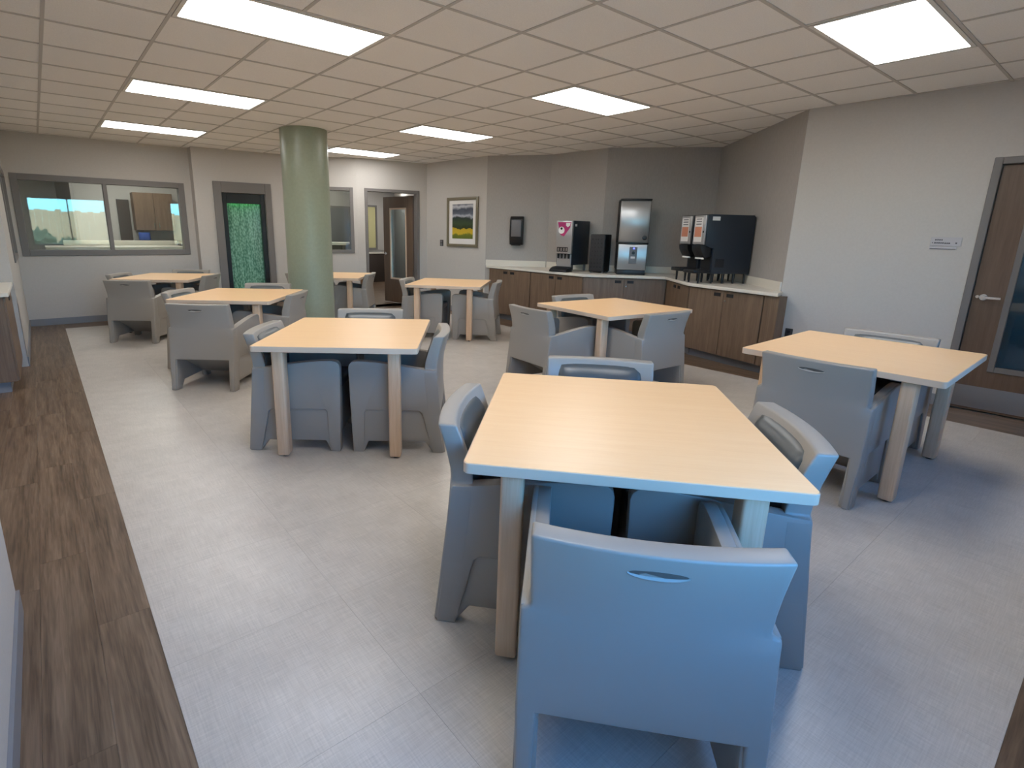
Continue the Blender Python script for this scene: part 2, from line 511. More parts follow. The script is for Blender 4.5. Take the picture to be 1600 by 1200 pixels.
# floor: base slab, vinyl tiles, wood planks
floor = MB().box(-4.4, 6.2, -4.85, 6.4, -.08, -.006).build('floor', 'subfloor', smooth=False)
tag(floor, kind='structure')
VX0, VX1, VY0, VY1 = -1.882, 3.82, -4.06, 5.72
nx, ny = 9, 16
tw, th = (VX1 - VX0) / nx, (VY1 - VY0) / ny
tm = MB().box(.0003, tw - .0003, .0003, th - .0003, -.006, 0).mesh('vinyl_tile', smooth=False)
tm.materials.append(MATS['vinyl_floor'])
for i in range(nx):
    for j in range(ny):
        o = bpy.data.objects.new('vinyl_tile', tm); COL.objects.link(o); o.parent = floor
        o.location = (VX0 + i * tw, VY0 + j * th, 0)
PLANKM = {}
def planks(x0, x1, y0, y1, along, w=.148, ln=1.22):
    """rows of planks filling a rectangle, clipped to the room outline"""
    n = max(1, round(((x1 - x0) if along == 'Y' else (y1 - y0)) / w))
    ww = ((x1 - x0) if along == 'Y' else (y1 - y0)) / n
    for k in range(n):
        a, end = ((y0, y1) if along == 'Y' else (x0, x1))
        p = a - random.random() * ln
        while p < end:
            s, e = max(p, a), min(p + ln, end)
            if e - s > .03:
                r = (x0 + k * ww, x0 + (k + 1) * ww, s, e) if along == 'Y' else (s, e, y0 + k * ww, y0 + (k + 1) * ww)
                pl = clip(OUTER, r[0] + .0004, r[1] - .0004, r[2] + .0004, r[3] - .0004)
                if pl:
                    c = (r[0], r[2])
                    o = MB().prism([(q[0] - c[0], q[1] - c[1]) for q in pl], -.006, 0).build('floor_plank', 'plank_wood' if along == 'Y' else 'plank_wood_x', floor, smooth=False)
                    o.location = (c[0], c[1], 0)
            p += ln
OUTER = [(-2.29, -4.7), (-2.29, -1.57), (-2.38, -1.12), (-4.2, -1.12), (-4.2, 3.24), (-2.29, 3.24), (-2.29, 6.18), (.1, 6.18), (.1, 5.96),
         (1.6, 5.8), (2.66, 5.25), (4.02, 4.98), (4.17, 3.35), (4.82, 2.48), (4.88, 1.38), (5.98, .19), (4.25, -1.585), (4.4, -4.7)]
planks(-2.40, VX0, -4.7, 6.3, 'Y', .17)
planks(-4.2, -2.40, -1.12, 3.24, 'Y', .17)
planks(VX1, 4.42, -4.7, 5.2, 'Y', .15)
planks(VX0, VX1, VY1, 6.3, 'X', .15)
planks(VX0, VX1, -4.7, VY0, 'X', .16)

def on(M, o):
    o.matrix_world = M @ o.matrix_basis
    return o
def baseboard(name, A, B, a=0.0, b=None):
    M, L = frame_of(A, B)
    o = MB().box(a, L if b is None else b, .0005, .012, 0, .1).build(name, 'base_grey', smooth=False)
    o.matrix_world = M; tag(o, kind='structure'); return o
baseboard('baseboard_left_near', P[0], P[1]); baseboard('baseboard_left', P[5], P[6], 0, 2.92)
baseboard('baseboard_back', P[6], P[7], .012); baseboard('baseboard_back_right', P[11], P[12], .02)
baseboard('baseboard_right', P[16], P[17], .0, 1.46); baseboard('baseboard_back_angled', P[9], P[10], .03)

# column
cb = MB().cyl((.895, 3.215, 0), .302, CEIL + .003, n=64).build('column', 'column_paint')
tag(cb, 'round sage-green column from floor to ceiling', 'column', kind='structure')

# ------------------------------------------------------------------ windows and doors
def frame_ring(mb, a, b, c, d, w, y0, y1, sill=True):
    mb.box(a, a + w, y0, y1, c, d); mb.box(b - w, b, y0, y1, c, d)
    mb.box(a + w, b - w, y0, y1, d - w, d)
    if sill: mb.box(a + w, b - w, y0, y1, c, c + w)
    return mb

def window(name, M, a, b, c, d, w, mull=(), glass='window_glass', fm='frame_grey', depth=(-.14, .015)):
    t = empty(name); tag(t, kind='structure')
    mb = frame_ring(MB(), a, b, c, d, w, *depth)
    for x in mull: mb.box(x - w * .32, x + w * .32, -.10, .012, c + w, d - w)
    on(M, mb.build('window_frame', fm, t, bevel=.003, seg=1))
    xs = [a + w] + [v for x in mull for v in (x - w * .32, x + w * .32)] + [b - w]
    for i in range(0, len(xs), 2):
        on(M, MB().box(xs[i], xs[i + 1], -.064, -.058, c + w, d - w).build('pane', glass, t, smooth=False))
    return t
window('window_1', M_WIN, .06, 2.28, 1.03, 2.185, .085, (1.175,))
M_LEFT, _ = frame_of(P[5], P[6])
window('window_2', M_LEFT, 1.35, 2.78, 1.02, 2.18, .07)
window('window_3', M_SRV, .46, 1.13, 1.06, 2.235, .06)
for i, (a, b, c, d) in enumerate(NW):
    window('window_%d' % (4 + i), M_NEAR, a, b, c, d, .05, ((a + b) / 2,), 'clear_glass')

# doorway frame (open door) in the back wall
d3 = empty('door_1'); tag(d3, kind='structure')
on(M_DOR, frame_ring(MB(), .145, 1.227, 0, 2.235, .055, -.15, .015, False).build('door_frame', 'frame_grey', d3, bevel=.003, seg=1))
on(M_DOR, MB().box(.2, 1.172, -.22, .004, -.005, .003).build('threshold', 'plank_wood_x', d3, smooth=False))
# the leaf swings into the corridor; local x runs from hinge to free edge
hinge = M_DOR @ Vector((1.165, -.16, 0))
ang = math.radians(98)
ML = Matrix.Translation((hinge.x, hinge.y, 0)) @ Matrix.Rotation(ang, 4, 'Z')
leaf = MB()
leaf.box(0, .19, -.022, .022, .02, 2.15).box(.72, .93, -.022, .022, .02, 2.15).box(.19, .72, -.022, .022, .02, .50).box(.19, .72, -.022, .022, 1.93, 2.15)
lo = leaf.build('door_leaf', 'door_wood', d3, smooth=False); lo.matrix_world = ML
q = frame_ring(MB(), .19, .72, .50, 1.93, .03, -.028, .028).build('vision_frame', 'maple_edge', lo); q.matrix_basis = Matrix.Identity(4)
MB().box(.22, .69, -.004, .004, .53, 1.90).build('pane', 'door_glass', lo, smooth=False)
hd = MB().cyl((.86, .022, 1.02), .027, .012, 'Y').box(.78, .87, .045, .062, 1.01, 1.03).cyl((.86, .03, 1.02), .009, .03, 'Y', 12)
hd.cyl((.86, -.034, 1.02), .027, .012, 'Y').box(.78, .87, -.062, -.045, 1.01, 1.03).cyl((.86, -.06, 1.02), .009, .03, 'Y', 12)
hd.build('door_handle', 'steel_bright', lo)

# brown door with glass and steel kick plate in the right wall
d1 = empty('door_2'); tag(d1, kind='structure')
on(M_RGT, frame_ring(MB(), 1.47, 2.56, 0, 2.16, .055, -.14, .018, False).build('door_frame', 'frame_grey', d1, bevel=.004, seg=1))
dl = MB().box(1.53, 1.745, -.07, -.025, .01, 2.1).box(2.29, 2.5, -.07, -.025, .01, 2.1).box(1.745, 2.29, -.07, -.025, .01, .38).box(1.745, 2.29, -.07, -.025, 1.93, 2.1)
dlo = on(M_RGT, dl.build('door_leaf', 'door_wood', d1, smooth=False))
def sub(o, parent):
    o.parent = parent; o.matrix_basis = Matrix.Identity(4); return o
sub(frame_ring(MB(), 1.735, 2.30, .37, 1.94, .045, -.08, -.012).build('vision_frame', 'frame_grey', None, bevel=.004, seg=1), dlo)
sub(MB().box(1.78, 2.255, -.05, -.044, .415, 1.895).build('pane', 'door_glass', None, smooth=False), dlo)
sub(MB().box(1.54, 2.49, -.025, -.0215, .03, .225).build('kick_plate', 'kick_steel', None, smooth=False), dlo)
lv = MB().cyl((1.60, -.026, 1.01), .028, .014, 'Y').cyl((1.60, -.015, 1.01), .011, .05, 'Y', 14).box(1.59, 1.715, .028, .045, 1.0, 1.021)
lv.cyl((1.56, -.026, 1.012), .014, .012, 'Y', 14)
sub(lv.build('lever_handle', 'steel_bright', None, bevel=.002, seg=1), dlo)

# room behind that door: a plain dim store room
wall('wall_store_side', (4.5, -2.7), (6.6, -2.7), 'wall_paint', z1=2.75)
wall('wall_store_back', (6.6, -2.7), (6.6, -4.9), 'wall_paint', z1=2.75)
wall('wall_store_near', (6.6, -4.9), (4.55, -4.9), 'wall_paint', z1=2.75)
tag(MB().box(4.5, 6.7, -5.0, -2.6, 2.75, 2.8).build('ceiling_store', 'ceiling_tile', smooth=False), kind='structure')
tag(MB().box(4.52, 6.7, -5.0, -2.6, -.05, 0).build('floor_store', 'vinyl_floor', smooth=False), kind='structure')

# ------------------------------------------------------------------ rooms behind the back wall
def slab(name, m, *b):
    return tag(MB().box(*b).build(name, m, smooth=False), kind='structure')
# office behind the long window
slab('floor_office', 'vinyl_floor', -4.2, 1.62, 6.42, 9.75, -.06, 0)
slab('ceiling_office', 'ceiling_tile', -4.2, 1.62, 6.0, 9.75, CEIL, CEIL + .05)
wall('wall_office_left', (-3.4, 6.4), (-3.4, 9.6), 'wall_paint')
wall('wall_office_left_return', (-3.4, 3.5), (-3.4, 6.4), 'wall_paint')
wall('wall_office_back', (-3.4, 9.6), (1.5, 9.6), 'wall_paint')
wall('wall_office_right', (1.5, 9.6), (1.5, 6.05), 'wall_paint')
wall('wall_office_divider', (-1.62, 9.6), (-1.46, 8.2), 'wall_dark', t=.05)
M_OFF, _ = frame_of((-3.4, 9.6), (1.5, 9.6))
dd = empty('door_3'); tag(dd, kind='structure')
on(M_OFF, MB().box(2.76, 2.98, .002, .05, 0, 2.02).build('door_leaf', 'dark_door', dd, smooth=False))
oc = empty('office_counter', (0, 0, 0))
tag(oc, 'long white counter behind the long window', 'counter')
MB().box(-1.95, .02, 6.5, 7.35, 1.10, 1.15).build('countertop', 'counter_white', oc, bevel=.008)
MB().box(-1.9, -.02, 6.55, 7.3, 0, 1.10).build('base', 'counter_white', oc, smooth=False)
MB().box(-1.7, .0, 7.25, 7.35, 1.15, 1.235).build('upstand', 'counter_white', oc, bevel=.006)
ob = empty('office_cabinet', (0, 9.58, 0))
tag(ob, 'brown wall cabinet seen through the long window', 'cabinet')
MB().box(-.38, .34, -.36, 0, 1.40, 2.16).build('body', 'cabinet_wood', ob, smooth=False)
for k in (0, 1):
    dr = MB().box(-.375 + .36 * k, -.022 + .36 * k, -.38, -.361, 1.405, 2.155).build('door', 'cabinet_wood', ob, bevel=.002, seg=1)
    MB().box(-.05 + .09 * k, -.035 + .09 * k, -.395, -.381, 1.45, 1.55).build('handle', 'steel_bright', dr)
ol = empty('office_base_cabinet', (0, 9.58, 0))
tag(ol, 'low dark cabinet under the brown wall cabinet, seen through the long window', 'cabinet')
MB().box(-.38, .38, -.6, 0, 0, 1.16).build('body', 'cabinet_wood', ol, smooth=False)
MB().box(-.4, .4, -.63, 0, 1.16, 1.20).build('countertop', 'black_plastic', ol, bevel=.004)
tag(MB().prism(rrect(.2, .2, .05), 1.2005, 1.36).build('blue_bin', 'blue_plastic', None, bevel=.01), 'blue plastic bin behind the long window', 'bin').location = (-.26, 9.15, 0)
# outside, beyond the near windows (seen as a reflection in the long window)
slab('ground_outside', 'ground_tan', -30, 30, -45, -4.9, -.2, -.1)
fn = empty('garden_fence', (0, -14.5, -.1)); tag(fn, 'tan board fence outside the daylight windows', 'fence')
fm = MB().box(0, .235, 0, .05, 0, 2.2).mesh('fence_board', smooth=False); fm.materials.append(MATS['fence_tan'])
for k in range(60):
    o = bpy.data.objects.new('fence_board', fm); COL.objects.link(o); o.parent = fn; o.location = (-7 + k * .24, 0, random.uniform(-.05, .06))
def bush(x, y, r, label, h):
    bm = bmesh.new(); bmesh.ops.create_icosphere(bm, subdivisions=4, radius=r)
    for v in bm.verts:
        n = .78 + .22 * math.sin(9 * v.co.x / r + x) * math.sin(8 * v.co.y / r) * math.cos(7 * v.co.z / r) + random.uniform(-.06, .06)
        v.co *= n; v.co.z = v.co.z * h + r * h * .8
    me = bpy.data.meshes.new('shrub'); bm.to_mesh(me); bm.free(); me.materials.append(MATS['leaf_green'])
    o = bpy.data.objects.new('shrub', me); COL.objects.link(o); o.location = (x, y, -.1)
    tag(o, label, 'shrub')
bush(-2.0, -9.5, .75, 'rounded green shrub before the tan fence outside', 1.15)
bush(-1.0, -10.6, .6, 'smaller green shrub beside the rounded one outside', 1.1)

# corridor behind the open door
slab('ceiling_corridor', 'ceiling_tile', 1.6, 8.2, 4.9, 10.7, CEIL, CEIL + .05)
cf = slab('floor_corridor', 'subfloor', 1.55, 8.2, 4.9, 10.7, -.08, -.006)
for k in range(26):
    y = 5.12 + k * .2
    for i in range(5):
        x = 1.2 + i * 1.3 + (k % 3) * .42
        if x > 7.9: continue
        pl = clip([(1.7, 5.93), (2.72, 5.40), (4.0, 5.13), (4.35, 5.1), (8.0, 5.1), (8.0, 10.6), (1.7, 10.6)], x + .001, x + 1.299, y + .001, y + .199)
        if pl:
            o = MB().prism([(a - x, b - y) for a, b in pl], -.006, 0).build('floor_plank', 'plank_wood_x', cf, smooth=False); o.location = (x, y, 0)
wall('wall_corridor_back', (1.7, 10.6), (8.0, 10.6), 'wall_paint')
wall('wall_corridor_right', (6.6, 10.6), (4.45, 5.1), 'wall_paint')
wall('wall_corridor_left', (2.74, 5.40), (5.25, 10.55), 'wall_paint', t=.1)
wall('wall_reception_left', (1.7, 5.95), (1.7, 10.6), 'wall_paint')
wall('wall_reception_back', (1.7, 7.6), (3.9, 7.6), 'wall_dark')
w9 = empty('window_9'); tag(w9, kind='structure')
frame_ring(MB(), 5.42, 5.98, .93, 2.2, .05, 10.55, 10.598).build('window_frame', 'frame_grey', w9)
MB().box(5.47, 5.93, 10.575, 10.585, .98, 2.15).build('pane', 'yellow_pane', w9, smooth=False)
cc = empty('corridor_cabinet', (5.7, 10.35, 0)); tag(cc, 'low dark cabinet at the end of the corridor', 'cabinet')
MB().box(-.3, .3, -.2, .2, 0, .82).build('body', 'dark_door', cc, bevel=.004)
MB().box(-.32, .32, -.22, .22, .82, .85).build('top', 'counter_white', cc, bevel=.004)
rd = empty('reception_desk', (0, 0, 0)); tag(rd, 'white-topped reception desk behind the small window', 'desk')
_c = [(1.9, 5.99), (2.58, 5.60), (2.95, 6.2), (2.2, 6.62)]
MB().prism(_c, 1.20, 1.245).build('desktop', 'counter_white', rd, bevel=.004)
MB().prism([(1.95, 6.03), (2.55, 5.69), (2.85, 6.18), (2.24, 6.53)], 0, 1.2).build('base', 'dark_door', rd, smooth=False)
d5 = empty('door_4'); tag(d5, kind='structure')
frame_ring(MB(), 2.9, 3.66, 0, 2.0, .05, 7.56, 7.598, False).build('door_frame', 'frame_grey', d5)
MB().box(2.95, 3.61, 7.57, 7.585, 0.01, 1.95).build('door_leaf', 'grey_plastic', d5, smooth=False)

# ------------------------------------------------------------------ lit bubble panel in the back wall
bp = empty('bubble_wall'); tag(bp, 'green-lit bubbling water panel in a grey casing', 'light panel')
cs = MB().box(.275, .40, -.002, .03, .0, 2.236).box(1.10, 1.205, -.002, .03, .0, 2.236).box(.40, 1.10, -.002, .03, 2.06, 2.236).box(.40, 1.10, -.002, .03, 0, .12)
on(M_BUB, cs.build('casing', 'frame_grey', bp, bevel=.004, seg=1))
ib = MB().box(.405, .475, -.17, -.02, .125, 2.055).box(1.025, 1.095, -.17, -.02, .125, 2.055).box(.475, 1.025, -.17, -.02, .125, .19).box(.475, 1.025, -.035, -.02, 1.89, 2.055).box(.475, 1.025, -.17, -.035, 2.03, 2.055)
on(M_BUB, ib.build('inner_frame', 'black_plastic', bp, bevel=.004, seg=1))
on(M_BUB, MB().box(.475, 1.025, -.14, -.12, .19, 2.02).build('water_sheet', 'bubble_water', bp, smooth=False))
on(M_BUB, MB().box(.49, 1.01, -.075, -.05, 1.93, 1.95).build('lamp_strip', 'green_lamp', bp, smooth=False))

# ------------------------------------------------------------------ ceiling lights
def ceiling_light():
    t = empty('ceiling_light')
    w, d = 2 * TILE - .026, TILE - .026
    fr = plate(MB(), rrect(w, d, .002, 1), rrect(w - .05, d - .05, .002, 1), -.004, .02, 'Z')
    fr.box(-w / 2, w / 2, -d / 2, d / 2, .02, .026)
    fr.build('frame', 'light_frame', t, smooth=False)
    MB().box(-w / 2 + .025, w / 2 - .025, -d / 2 + .025, d / 2 - .025, -.002, .006).build('diffuser', 'light_diffuser', t, smooth=False)
    return t
CL = ['over the table farthest from the green column', 'on the window side, between two others over the wood strip', 'closest to the long window',
      'over the table before the drinks counter', 'between the picture and the green column', 'outside the open doorway', 'before the brown door with the sign',
      'added unseen to light the wood-floored alcove', 'behind the one over the table farthest from the column']  # the alcove panel is an added lamp, out of view, brightening the alcove
proto_l = ceiling_light()
for k, (u, v) in enumerate(LIGHTS):
    o = proto_l if k == 0 else copy_tree(proto_l)
    o.location = ((u + 1) * TILE, (v + .5) * TILE, CEIL)
    tag(o, 'white lit ceiling panel ' + CL[k], 'ceiling light', 'recessed ceiling panels')
for loc, lb in (((-.5, 8.5, CEIL), 'added unseen ceiling panel lighting the office behind the long window'), ((-1.0, 7.1, CEIL), 'added unseen ceiling panel brightening the office counter'), ((4.4, 6.6, CEIL), 'added unseen ceiling panel lighting the near corridor'), ((5.6, 9.2, CEIL), 'added unseen ceiling panel lighting the corridor end'), ((2.5, 6.6, CEIL), 'added unseen ceiling panel lighting the reception desk')):
    o = copy_tree(proto_l); o.location = (loc[0], loc[1], loc[2] - .03); tag(o, lb, 'ceiling light', 'added ceiling panels in the rooms behind')  # added lamps, all out of view, that brighten the rooms behind

# ------------------------------------------------------------------ tables
TW, TD, TZ = 1.06, 1.17, .765
def make_table():
    t = empty('dining_table')
    top = MB().prism(rrect(TW - .006, TD - .006, .022), TZ - .038, TZ).build('tabletop', 'maple_top', t, bevel=.0015, seg=1)
    plate(MB(), rrect(TW, TD, .025), rrect(TW - .0065, TD - .0065, .0222), TZ - .037, TZ - .001, 'Z').build('edge_band', 'maple_edge', top, bevel=.002, seg=1)
    for sx in (-1, 1):
        for sy in (-1, 1):
            cx, cy = sx * .372, sy * .502
            l = MB().box(cx - .038, cx + .038, cy - .045, cy + .045, .012, TZ - .039).build('leg', 'maple_leg', t, bevel=.012, seg=3)
            MB().cyl((cx, cy, 0), .018, .016, n=14).build('foot_glide', 'glide', l)
            MB().box(cx - sx * .038 - sx * .001, cx - sx * .09, cy - .03, cy + .03, TZ - .052, TZ - .0385).build('leg_bracket', 'grey_plastic', l)
    return t

# ------------------------------------------------------------------ moulded armchair
PROF = [(0.0, 0.0), (.15, .018), (.31, .036), (.45, .052), (.575, .064), (.65, .058), (.73, .038), (.81, .012)]   # (z, y) of the rear outline
def prof(z):
    for (z0, y0), (z1, y1) in zip(PROF, PROF[1:]):
        if z <= z1: return y0 + (y1 - y0) * (z - z0) / (z1 - z0)
    return PROF[-1][1]
Y0 = .34
def hw(z): return .3048 if z < .58 else .280 + .005 * min(1, (z - .585) / .225)
def bow(z): return .034 * max(0, min(1, (z - .27) / .3))
def thick(z): return .088 - .018 * max(0, (z - .5) / .31)

def make_chair():
    t = empty('armchair')
    # back
    # grid with a mask: below z = .29 only the two rear legs go on down
    ss = [-1, -.93, -.82, -.66, -.48, -.3, -.1, .1, .3, .48, .66, .82, .93, 1]
    zs = [0, .1, .2, .29, .36, .44, .52, .577, .587, .64, .70, .76, .81]
    v = []; f = []
    for side in (0, 1):
        for z in zs:
            for q in ss:
                e = q * (.965 + .035 * min(1, z / .29)) if abs(q) > .85 or z >= .29 else q * (1.0 + .04 * (1 - z / .29))
                y = prof(z) - bow(z) * (1 - q * q) + (thick(z) if side else 0) - Y0
                v.append((e * hw(z), y, z))
    W = len(ss); n1 = W * len(zs)
    act = lambda i, j: 0 <= i < W - 1 and 0 <= j < len(zs) - 1 and (zs[j] >= .28 or i < 2 or i > W - 4)
    for j in range(len(zs) - 1):
        for i in range(W - 1):
            if not act(i, j): continue
            a = j * W + i; c = [a, a + 1, a + W + 1, a + W]
            f.append(tuple(c)); f.append(tuple(n1 + k for k in reversed(c)))
            for (di, dj), (p, q) in (((0, -1), (c[0], c[1])), ((1, 0), (c[1], c[2])), ((0, 1), (c[2], c[3])), ((-1, 0), (c[3], c[0]))):
                if not act(i + di, j + dj): f.append((q, p, n1 + p, n1 + q))
    used = sorted({k for q in f for k in q}); idx = {k: i for i, k in enumerate(used)}
    back = MB().add([v[k] for k in used], [tuple(idx[k] for k in q) for q in f]).build('back_shell', 'chair_plastic', t, bevel=.012, seg=3, ang=50)
    # grip: slot shade painted as a grey oval, raised lip below, following the bow
    def oval(a, b, zc, off, n=28, lo=0, hi=2 * math.pi):
        p = []
        for i in range(n):
            q = lo + (hi - lo) * i / n
            x, z = a * math.cos(q), zc + b * math.sin(q)
            s = x / hw(z)
            p.append((x, prof(z) - bow(z) * (1 - s * s) - Y0 - off, z))
        return p
    a = oval(.064, .0095, .756, .0006); b = oval(.064, .0095, .756, -.004)
    n = len(a)
    MB().add(a + b, [tuple(range(n)), tuple(range(2 * n - 1, n - 1, -1))] + [(i, i + n, (i + 1) % n + n, (i + 1) % n) for i in range(n)]).build('grip_slot_shade', 'slot_shade_grey', back, smooth=False)
    lp = MB(); m = 16
    ring = []
    for i in range(m + 1):
        q = math.pi + math.pi * i / m
        x = .068 * math.cos(q); zc = .756 + .013 * math.sin(q); s = x / hw(zc)
        y = prof(zc) - bow(zc) * (1 - s * s) - Y0
        r = .0055 * math.sin(math.pi * i / m) + .0012
        ring.append([(x, y - r * math.cos(k * math.pi / 3), zc + r * math.sin(k * math.pi / 3)) for k in range(6)])
    lv_ = [p for rg in ring for p in rg]
    lf_ = [(i * 6 + k, i * 6 + (k + 1) % 6, (i + 1) * 6 + (k + 1) % 6, (i + 1) * 6 + k) for i in range(m) for k in range(6)]
    lp.add(lv_, lf_).build('grip_lip', 'chair_plastic', back)
    # sides with arms and legs: an inner skirt and a proud outer layer with a lower recess
    head = [(.012, .0), (.03, .15), (.048, .31), (.064, .45), (.07, .583), (.12, .586), (.20, .597), (.30, .614), (.42, .630), (.52, .640), (.592, .642), (.622, .636), (.640, .620), (.647, .596), (.644, .45), (.637, .2), (.630, 0.0)]
    inner = head + [(.560, 0.0), (.528, .074), (.14, .074), (.085, 0.0)]
    outer = head + [(.560, 0.0), (.554, .1), (.548, .285), (.534, .302), (.178, .302), (.156, .285), (.088, 0.0)]
    for sx in (-1, 1):
        sp = MB().prism([(y - Y0, z) for y, z in inner], sx * .243, sx * .290, 'X').build('side_panel', 'chair_plastic', t, bevel=.007, seg=2, ang=40)
        MB().prism([(y - Y0, z) for y, z in outer], sx * .284, sx * .304, 'X').build('arm_frame', 'chair_plastic', sp, bevel=.006, seg=2, ang=40)
    MB().box(-.2435, .2435, .565 - Y0, .605 - Y0, .09, .415).build('front_panel', 'chair_plastic', t, bevel=.008)
    MB().box(-.2435, .2435, .08 - Y0, .57 - Y0, .365, .40).build('seat_pan', 'chair_plastic', t, smooth=False)
    MB().prism([(.085 - Y0, .315), (.105 - Y0, .335), (.50 - Y0, .10), (.50 - Y0, .075), (.48 - Y0, .075)], -.2432, .2432, 'X').build('under_panel', 'chair_plastic', t, smooth=False)
    MB().box(-.238, .238, .105 - Y0, .622 - Y0, .401, .475).build('seat_cushion', 'vinyl_navy', t, bevel=.028, seg=4, ang=60)
    # back cushion
    nu, nv = 14, 12; v = []; f = []
    for j in range(nv + 1):
        for i in range(nu + 1):
            a_, b_ = -1 + 2 * i / nu, -1 + 2 * j / nv
            # squircle mapping for rounded corners
            x = .226 * a_ * (1 - .06 * b_ ** 4); z = .622 + .165 * b_ * (1 - .05 * a_ ** 4)
            s = x / .27
            y = prof(z) - bow(z) * (1 - s * s) + thick(z) - Y0
            v.append((x, y + .034 * (1 - abs(a_) ** 7) * (1 - abs(b_) ** 6) - .004, z))
    f = [(j * (nu + 1) + i, j * (nu + 1) + i + 1, (j + 1) * (nu + 1) + i + 1, (j + 1) * (nu + 1) + i) for j in range(nv) for i in range(nu)]
    k0 = len(v)
    v += [(p[0], p[1] - .02, p[2]) for p in v[:k0]]
    f += [tuple(k0 + i for i in reversed(q)) for q in list(f)]
    bd = [i for i in range(nu + 1)] + [(j + 1) * (nu + 1) - 1 for j in range(1, nv + 1)] + [nv * (nu + 1) + i for i in range(nu - 1, -1, -1)] + [j * (nu + 1) for j in range(nv - 1, 0, -1)]
    f += [(bd[i], bd[(i + 1) % len(bd)], k0 + bd[(i + 1) % len(bd)], k0 + bd[i]) for i in range(len(bd))]
    MB().add(v, f).build('back_cushion', 'vinyl_back', t, ang=70)
    return t

tproto, cproto = make_table(), make_chair()
used_t = used_c = False
# tables: x, y, angle; chairs: side (n, f, l, r), distance of the rear top from the table centre, sideways shift, twist
TABLES = [
    (-.278, -2.817, -48.2, 'farthest from the green column', 'table farthest from the column',
     [('n', 1.04, 0, 0), ('f', .86, -.02, 0), ('l', .66, -.09, 0), ('r', .66, -.09, 0)]),
    (-.312, -.505, -38.1, 'in front of the green column, with three chairs', 'table in front of the green column',
     [('f', .85, .0, 1.5), ('l', .635, -.13, 0), ('r', .69, -.13, 0)]),
    (-.327, 2.237, -38.2, 'beside the green column on the window side', 'table beside the green column',
     [('n', 1.22, .11, -2), ('f', .84, .02, 0), ('l', .66, -.14, 0), ('r', .72, -.14, 0)]),
    (-.572, 5.06, -33.7, 'under the long window', 'table under the long window',
     [('n', 1.25, .06, -4), ('f', .82, .02, 0), ('l', .66, -.14, 0), ('r', .72, -.14, 0)]),
    (2.643, 2.311, -47.6, 'in front of the framed picture', 'table in front of the framed picture',
     [('l', .66, -.13, 0), ('r', .74, -.13, 0)]),
    (2.553, -.656, -97.4, 'in front of the drinks counter', 'table in front of the drinks counter',
     [('n', 1.12, .0, 1), ('r', .82, -.12, 2), ('l', .68, .02, 0)]),
    (2.156, -2.972, -89.3, 'beside the brown door with the steel kick plate', 'table beside the brown door',
     [('n', .82, -.02, 0), ('f', .70, -.02, 0)]),
    (1.70, 4.25, -39.0, 'behind the green column near the open doorway', 'table behind the green column',
     [('l', .665, -.12, 0), ('r', .66, -.12, 0)]),
]
SIDE = {'n': 'facing the drinks counter', 'f': 'backing onto the drinks counter', 'l': 'backing onto the window wall', 'r': 'facing the window wall'}
SIDE6 = {'n': 'facing the sign wall', 'r': 'backing onto the brown door', 'l': 'facing the brown door'}
SIDE7 = {'n': 'facing the brown door', 'f': 'between the table and the sign wall'}
for k, (x, y, a, lab, short, chairs) in enumerate(TABLES):
    o = copy_tree(tproto) if used_t else tproto
    used_t = True
    o.location = (x, y, 0); o.rotation_euler = (0, 0, math.radians(a))
    tag(o, 'maple-topped four-leg table ' + lab, 'table', 'dining tables')
    R = math.radians(a); ex = (math.cos(R), math.sin(R)); ey = (-math.sin(R), math.cos(R))
    for (sd, dist, off, tw_) in chairs:
        # outward direction from the table centre and facing angle of the chair (local +y faces the table)
        out, along, fa = {'n': ((-ey[0], -ey[1]), ex, a), 'f': (ey, ex, a + 180), 'l': ((-ex[0], -ex[1]), ey, a - 90), 'r': (ex, ey, a + 90)}[sd]
        dc = dist - Y0 + .012
        c = copy_tree(cproto) if used_c else cproto
        used_c = True
        c.location = (x + out[0] * dc + along[0] * off, y + out[1] * dc + along[1] * off, 0)
        c.rotation_euler = (0, 0, math.radians(fa + tw_))
        words = (SIDE6 if k == 5 else SIDE7 if k == 6 else SIDE)[sd]
        tag(c, 'grey armchair ' + words + ', ' + short, 'chair', 'grey moulded armchairs')

# ------------------------------------------------------------------ drinks counter
CZ = .914
FRONT = [(4.15, 3.30), (4.15, 1.106), (4.906, .231), (4.266, -.473), (3.99, -1.66)]
def offset(pts, d):
    """miter offset, positive towards the room (right-hand side looking along the run is the wall)"""
    out = []
    for i, p in enumerate(pts):
        ns = []
        for a, b in ((i - 1, i), (i, i + 1)):
            if 0 <= a and b < len(pts):
                e = Vector((pts[b][0] - pts[a][0], pts[b][1] - pts[a][1])).normalized(); ns.append(Vector((e.y, -e.x)))
        if len(ns) == 1: n = ns[0]
        else:
            n = (ns[0] + ns[1]).normalized(); n = n / max(.4, n.dot(ns[0]))
        out.append((p[0] + n.x * d, p[1] + n.y * d))
    return out
face = offset(FRONT, -.03); carc = offset(FRONT, -.27); toe = offset(FRONT, -.10)
wt = empty('drinks_worktop'); tag(wt, 'off-white worktop with backsplash along the drinks niche', 'worktop')
poly = [(4.172, 3.335)] + FRONT[1:] + [(4.245, -1.60), (4.262, -1.575), (5.965, .175), (4.868, 1.365), (4.808, 2.468)]
MB().prism(poly, CZ - .038, CZ).build('worktop_slab', 'counter_white', wt, bevel=.004, seg=1)
for A, B in ((P[12], P[13]), (P[13], P[14]), (P[14], P[15]), (P[15], P[16])):
    M, L = frame_of(A, B)
    on(M, MB().box(.012, L - .012, .001, .019, CZ, CZ + .10).build('backsplash', 'counter_white', wt, bevel=.002, seg=1))
